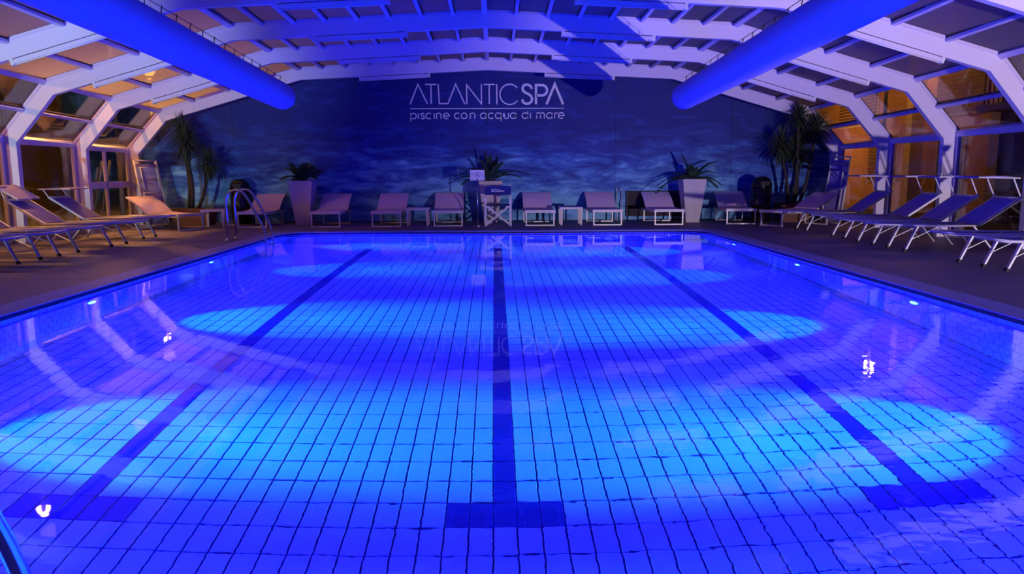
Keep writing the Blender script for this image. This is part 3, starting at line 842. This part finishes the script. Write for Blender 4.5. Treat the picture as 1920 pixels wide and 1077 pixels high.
# ------------------------------------------------------------------ yuccas in boxes
def rosette(n, L, up, spread):
    M = MB()
    for k in range(n):
        az = 2 * PI * k * .618; el = up - spread * (k / n)
        d = Vector((math.cos(az) * math.cos(el), math.sin(az) * math.cos(el), math.sin(el))); s = d.cross(Vector((0, 0, 1))).normalized()
        ll_ = L * (.75 + .35 * random.random()); w_ = .018; dr = Vector((0, 0, -.20 * ll_ * max(0, math.cos(el))))
        p0 = d * .02; p1 = d * ll_ * .5 + Vector((0, 0, .02)); p2 = d * ll_ + dr
        M.add([p0 - s * w_ * .5, p0 + s * w_ * .5, p1 + s * w_, p2, p1 - s * w_, p1 + Vector((0, 0, -.012))], [(0, 1, 2, 4), (4, 2, 3), (1, 0, 5), (2, 1, 5), (3, 2, 5), (4, 3, 5), (0, 4, 5)])
    return M
def yucca(label, loc, stems, box, gname):
    root = thing('potted_yucca', label, 'plant', loc, 0, gname)
    bx, by, bz = box
    MB().hexa([(-bx * .9, -by * .9, 0), (bx * .9, -by * .9, 0), (bx * .9, by * .9, 0), (-bx * .9, by * .9, 0)], [(-bx, -by, bz), (bx, -by, bz), (bx, by, bz), (-bx, by, bz)]).build('pot', TERRA, root)
    MB().box(-bx * .92, bx * .92, -by * .92, by * .92, bz, bz + .006).build('soil', SOIL, root)
    for (x0, y0, x1, y1, z1, n, L, spread) in stems:
        pts = [(x0 + (x1 - x0) * t + .04 * math.sin(5 * t), y0 + (y1 - y0) * t, bz + (z1 - bz) * t) for t in (0, .25, .5, .75, 1)]
        MB().tube(pts, [.045, .04, .036, .032, .026], 8).build('trunk', BARK, root, True)
        o = rosette(n, L, 1.45, spread).build('leaf_crown', LEAF2, root); o.location = pts[-1]
yucca('tall yucca with several spiky heads in the far right corner', (6.85, 17.55, 0),
      [(-.05, 0, .02, -.10, 2.30, 120, .50, 2.3), (.12, .0, .42, -.12, 2.08, 120, .46, 2.5), (-.12, .1, -.32, .05, 1.72, 140, .56, 2.9), (.05, .12, .10, .15, 1.60, 140, .56, 2.9)], (.38, .28, .42), 'yuccas in the far corners')
yucca('tall drooping yucca in the far left corner by the window', (-6.85, 17.6, 0),
      [(.0, 0, .02, -.05, 1.82, 140, .48, 2.9), (.12, .05, .46, .0, 1.40, 140, .48, 2.9), (-.1, .1, -.12, .12, 2.15, 110, .44, 2.8)], (.46, .28, .38), 'yuccas in the far corners')
def bush(label, loc, hh, n, box):
    root = thing('potted_shrub', label, 'plant', loc, 0, 'low shrubs in brown pots')
    MB().lathe([(box * .75, 0), (box, box * 1.3), (box * 1.06, box * 1.3), (box * 1.06, box * 1.45), (box * .9, box * 1.45)], 16).build('pot', TERRA, root)
    for k in range(n):
        az = 2 * PI * k * .618
        o = frond(hh * (.6 + .4 * random.random()), .15 + .9 * random.random(), az, 0).build('frond', LEAF2, root); o.location = (0, 0, box * 1.4)
bush('leafy shrub in a brown pot by the right windows', (7.60, 17.80, 0), .40, 14, .12)

# ------------------------------------------------------------------ black domed bins
def bin_(label, loc):
    root = thing('waste_bin', label, 'bin', loc, 0, 'black domed bins')
    MB().lathe([(.20, 0), (.215, .03), (.225, .40), (.225, .80)], 24).build('body', BLACK, root, True)
    MB().lathe([(.232, .79), (.232, .82), (.222, .88), (.195, .945), (.15, .995), (.09, 1.025), (.02, 1.035)], 24).build('dome_lid', BLACK, root, True)
    MB().box(-.10, .10, -.232, -.20, .84, .92).build('flap', GASKET, root)
bin_('black domed waste bin by the right corner of the end wall', (6.05, 17.45, 0))
bin_('black domed waste bin behind the far pool ladder on the left', (-5.88, 17.98, 0))

# ------------------------------------------------------------------ navy director chair
root = thing('director_chair', 'folding director chair with white frame and navy canvas', 'chair', (.06, 16.85, 0))
for sx in (-1, 1):
    MB().bar((sx * .27, -.20, 0), (sx * .27, -.20, .60), .035, .045).build('front_post', WOODW, root)
    MB().bar((sx * .27, .20, 0), (sx * .27, .20, .88), .035, .045).build('back_post', WOODW, root)
    MB().bar((sx * .27, -.26, .615), (sx * .27, .22, .615), .05, .03).build('armrest', WOODW, root)
    MB().bar((sx * .27, -.24, .02), (sx * .27, .24, .02), .03, .035).build('foot_rail', WOODW, root)
for yy in (-.19, .19):
    for sx in (-1, 1): MB().bar((sx * .25, yy + sx * .012, .03), (-sx * .25, yy + sx * .012, .44), .02, .035).build('cross_leg', WOODW, root)
MB().box(-.26, .26, -.22, .22, .44, .462).build('seat', NAVYCLOTH, root)
bk = MB().box(-.29, .29, .17, .185, .66, .86).build('back_canvas', NAVYCLOTH, root)
sq = []
for k in range(40):
    t = k / 39; sq.append((-.14 + .28 * t, .762 + .020 * math.sin(t * 26) * (1 - .4 * t) + .014 * math.sin(t * 5)))
MB().ribbon(sq, .012, .160, .169).ribbon([(-.15, .742), (.0, .735), (.15, .75)], .010, .160, .169).build('script_lettering', PRINT, bk)

# ------------------------------------------------------------------ sign on a post
root = thing('sign_post', 'white notice with an interlaced emblem on a thin steel post', 'sign', (-.38, 16.72, 0))
MB().lathe([(.13, 0), (.13, .012), (.03, .022), (.02, .03)], 20).build('base', STEEL, root)
MB().tube([(0, 0, .02), (0, 0, 1.02)], .016, 10).build('post', STEEL, root, True)
pn = MB().box(-.155, .155, -.012, .0, .985, 1.205).build('panel', PRINT, root)
M = MB()
for cx_, cz in ((-.04, 1.115), (.04, 1.115), (0, 1.075)): M.ribbon(arc(cx_, cz, .042, .042, 0, 360, 18), .010, -.016, -.012)
for xx in (-.12, .12): M.ribbon([(xx - .015, 1.02), (xx - .015, 1.17)], .006, -.016, -.012); M.ribbon([(xx + .008, 1.02), (xx + .008, 1.17)], .006, -.016, -.012)
M.ribbon([(-.14, 1.0), (.14, 1.0)], .006, -.016, -.012)
M.build('printed_emblem', INK, pn)

# ------------------------------------------------------------------ louvred vent in the end wall
root = thing('louvre_vent', 'dark horizontal louvre panel low on the end wall behind a lounger', 'vent', (3.78, WALL_Y, .1))
MB().box(-.66, .66, -.02, -.002, 0, .60).build('backing', GASKET, root)
for k in range(9):
    z = .03 + k * .064
    MB().hexa([(-.64, -.075, z), (.64, -.075, z), (.64, -.02, z + .02), (-.64, -.02, z + .02)], [(-.64, -.075, z + .012), (.64, -.075, z + .012), (.64, -.02, z + .034), (-.64, -.02, z + .034)]).build('slat', SLATWOOD, root)
for xx in (-.66, .62): MB().box(xx, xx + .04, -.08, -.02, 0, .60).build('side_frame', SLATWOOD, root)

# two thin white poles standing in for bright highlight strokes on the wall
for xx, lb in ((2.88, 'left of two thin poles standing in for white highlights by the louvres'), (3.00, 'right of two thin poles standing in for white highlights by the louvres')):
    root = thing('highlight_pole', lb, 'pole', (xx, 18.1, 0), 0, 'short poles standing in for highlights on the end wall')
    MB().tube([(0, 0, 0), (0, .22, .72)], .012, 8).build('shaft', SILVER, root, True)
    MB().tube([(0, .2135, .70), (0, .232, .76)], .018, 8).build('grip', PRINT, root, True)

# ------------------------------------------------------------------ folded loungers leaning in the corners
def folded(label, loc, rz, fabric, lean):
    root = thing('folded_lounger', label, 'sun lounger', loc, rz, 'folded loungers leaning in the corners')
    def P(x, z, d=0): return (x, d + lean * z, z)
    M = MB(); M.hexa([P(-.25, .05), P(.25, .05), P(.25, .05, .02), P(-.25, .05, .02)], [P(-.25, 1.38), P(.25, 1.38), P(.25, 1.38, .02), P(-.25, 1.38, .02)]); M.build('sling', fabric, root)
    for s in (-1, 1):
        MB().tube([P(s * .28, 0, .01), P(s * .28, 1.45, .01)], .018, 8).build('side_rail', SILVER, root, True)
        MB().tube([P(s * .24, .25, -.05), P(s * .24, .75, -.05)], .014, 8).build('folded_leg', SILVER, root, True)
        MB().tube([P(s * .20, .85, -.05), P(s * .20, 1.30, -.05)], .014, 8).build('folded_leg', SILVER, root, True)
    for zz in (.0, 1.45): MB().tube([P(-.28, zz, .01), P(.28, zz, .01)], .016, 8).build('end_bar', SILVER, root, True)
    for zz in (.25, .75, 1.3): MB().tube([P(-.24, zz, -.05), P(.24, zz, -.05)], .012, 8).build('cross_bar', SILVER, root, True)
folded('folded lounger leaning against the left window post, front of the pair', (-7.50, 17.32, 0), R(60), FABRIC_P, .22)
folded('folded lounger leaning against the left window post, rear of the pair', (-7.60, 17.55, 0), R(66), FABRIC_P, .20)
folded('folded lounger leaning in the far right corner with its bright legs outward', (7.45, 16.98, 0), R(-70), FABRIC_B, .14)

# ------------------------------------------------------------------ pool ladders
def ladder(label, loc, rz):
    """local: +x points into the water, rails at y=+-.22"""
    root = thing('pool_ladder', label, 'ladder', loc, rz, 'stainless pool ladders')
    path = [(-.50, 0), (-.50, .62), (-.49, .72), (-.46, .80), (-.40, .855), (-.32, .875), (-.24, .86), (-.17, .80), (-.10, .68), (.0, .48), (.08, .31), (.135, .17), (.15, .08), (.155, 0), (.155, -.4), (.15, -1.10), (.10, -1.2)]
    for s in (-1, 1):
        r = MB().tube([(x, s * .22, z) for x, z in path], .0215, 12).build('rail', STEEL, root, True)
        MB().lathe([(.05, 0), (.05, .008), (.03, .02)], 14, (-.50, s * .22, .006)).build('flange', STEEL, r)
    for z in (-.32, -.60, -.88): MB().box(.11, .20, -.22, .22, z, z + .03).build('tread', STEEL, root)
ladder('bright steel pool ladder at the far left edge of the pool', (PX0, 13.62, .006), 0)
ladder('dark steel pool ladder at the near edge, cut off at the lower left', (-1.36, PY0, .006), PI / 2)

# ------------------------------------------------------------------ small flat white skimmer grates on the pool floor
for xx, yy, lb in ((1.35, 11.4, 'small pale floor drain in the pool right of the centre lane'), (-1.75, 11.3, 'small pale floor drain in the pool left of the centre lane')):
    root = thing('floor_plate', lb, 'plate', (xx, yy, ZF + .008), 0, 'floor drains in the pool')
    MB().box(-.19, .19, -.14, .14, 0, .010).build('frame', PRINT, root)
    for k in range(5): MB().box(-.16, .16, -.115 + k * .05, -.085 + k * .05, .010, .014).build('bar', PLASTIC_W, root)

# ------------------------------------------------------------------ outside: lamps and buildings
LAMPGLOW = emit('sodium_lamp_globe', (1.0, .50, .10), 26)
def street_lamp(label, loc, watts):
    root = thing('street_lamp', label, 'lamp', (loc[0], loc[1], -.03), 0, 'orange street lamps outside')
    z = loc[2] + .03
    MB().tube([(0, 0, 0), (0, 0, z - .25)], [.06, .04], 10).build('pole', GASKET, root, True)
    MB().lathe([(.05, -.28), (.10, -.22), (.10, -.18)], 14, (0, 0, z)).lathe([(.16, .17), (.10, .24), (.02, .27)], 14, (0, 0, z)).build('fitting', GASKET, root, True)
    MB().lathe([(.08, -.17), (.15, -.08), (.165, .02), (.15, .12), (.09, .17)], 16, (0, 0, z)).build('globe', LAMPGLOW, root, True)
    light('lamp_light', 'POINT', (0, 0, z - .45), watts, STREET_COL, root, shadow_soft_size=.12)
street_lamp('orange street lamp outside the left windows, nearest the viewer', (-12.2, 8.2, 3.9), STREET_W * 1.0)
street_lamp('orange street lamp above the left roof panes, second from the viewer', (-8.75, 14.2, 5.6), STREET_W)
street_lamp('orange street lamp beyond the left roof, third from the viewer', (-8.95, 18.75, 4.9), STREET_W)
street_lamp('orange street lamp beyond the end wall on the left', (-9.5, 22.0, 4.0), STREET_W)

def building(label, x0, x1, y0, y1, h, face, openings, mat):
    """box house whose front is the plane x=face; openings are (y0,y1,z0,z1,kind)"""
    root = thing('house', label, 'building', ((x0 + x1) / 2, (y0 + y1) / 2, -.03))
    cx, cy_ = (x0 + x1) / 2, (y0 + y1) / 2
    s = 1 if face == x1 else -1
    fx = face - cx
    MB().box(x0 - cx, x1 - cx, y0 - cy_, y1 - cy_, 0, h).build('wall', mat, root)
    MB().box(x0 - cx - .25, x1 - cx + .25, y0 - cy_ - .25, y1 - cy_ + .25, h, h + .18).build('eaves', CREAM, root)
    for (a, b, c, d, kind) in openings:
        a -= cy_; b -= cy_
        if kind == 'pillar': MB().box(min(fx, fx + s * .35), max(fx, fx + s * .35), a, b, c, d).build('pillar', CREAM, root); continue
        if kind == 'balcony':
            q = MB().box(min(fx, fx + s * .9), max(fx, fx + s * .9), a, b, c, c + .14).build('balcony_slab', CREAM, root)
            M = MB(); 
            for k in range(int((b - a) / .16)): M.box(fx + s * .86 - .012, fx + s * .86 + .012, a + k * .16, a + k * .16 + .022, c + .14, d)
            M.box(fx + s * .86 - .025, fx + s * .86 + .025, a, b, d, d + .05).build('railing', SHUTTER, q); continue
        fr = MB().box(min(fx, fx + s * .04), max(fx, fx + s * .04), a - .06, b + .06, c - .06, d + .06).build('door_frame' if kind == 'door' else 'window_frame', CREAM, root)
        if kind == 'shutter':
            for k in range(int((d - c) / .10)):
                MB().box(min(fx + s * .04, fx + s * .07), max(fx + s * .04, fx + s * .07), a, b, c + k * .10, c + k * .10 + .075).build('shutter_slat', SHUTTER, fr)
        else:
            MB().box(min(fx + s * .04, fx + s * .06), max(fx + s * .04, fx + s * .06), a, b, c, d).build('leaf', GASKET if kind == 'door' else SHUTTER, fr)
    return root
building('ochre lit house with shutters and balcony outside the right windows', 11.6, 17, 3, 30, 7.0, 11.6,
         [(13.4, 13.75, 0, 6.8, 'pillar'), (17.2, 17.55, 0, 6.8, 'pillar'), (20.9, 21.2, 0, 6.8, 'pillar'), (10.0, 10.3, 0, 6.8, 'pillar'), (18.3, 20.3, 2.6, 4.6, 'shutter'), (14.6, 16.4, 2.8, 4.4, 'shutter'), (11.2, 12.8, .0, 2.1, 'shutter'),
          (19.0, 20.1, 0, 2.1, 'door'), (22.2, 23.8, .9, 2.3, 'shutter'), (23.5, 26, 2.6, 4.6, 'shutter'), (10.3, 17.2, 2.45, 3.3, 'balcony')], OCHRE)
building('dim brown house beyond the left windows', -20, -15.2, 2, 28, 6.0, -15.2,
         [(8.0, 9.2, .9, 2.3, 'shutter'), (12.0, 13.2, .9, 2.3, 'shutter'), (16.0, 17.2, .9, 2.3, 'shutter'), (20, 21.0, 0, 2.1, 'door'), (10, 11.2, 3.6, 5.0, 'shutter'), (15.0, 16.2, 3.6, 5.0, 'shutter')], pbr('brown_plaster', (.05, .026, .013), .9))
street_lamp('orange street lamp between the right windows and the ochre house, taller one', (10.3, 20.5, 4.6), 130)
street_lamp('orange street lamp between the right windows and the ochre house, shorter one', (9.6, 25.0, 3.0), 300)
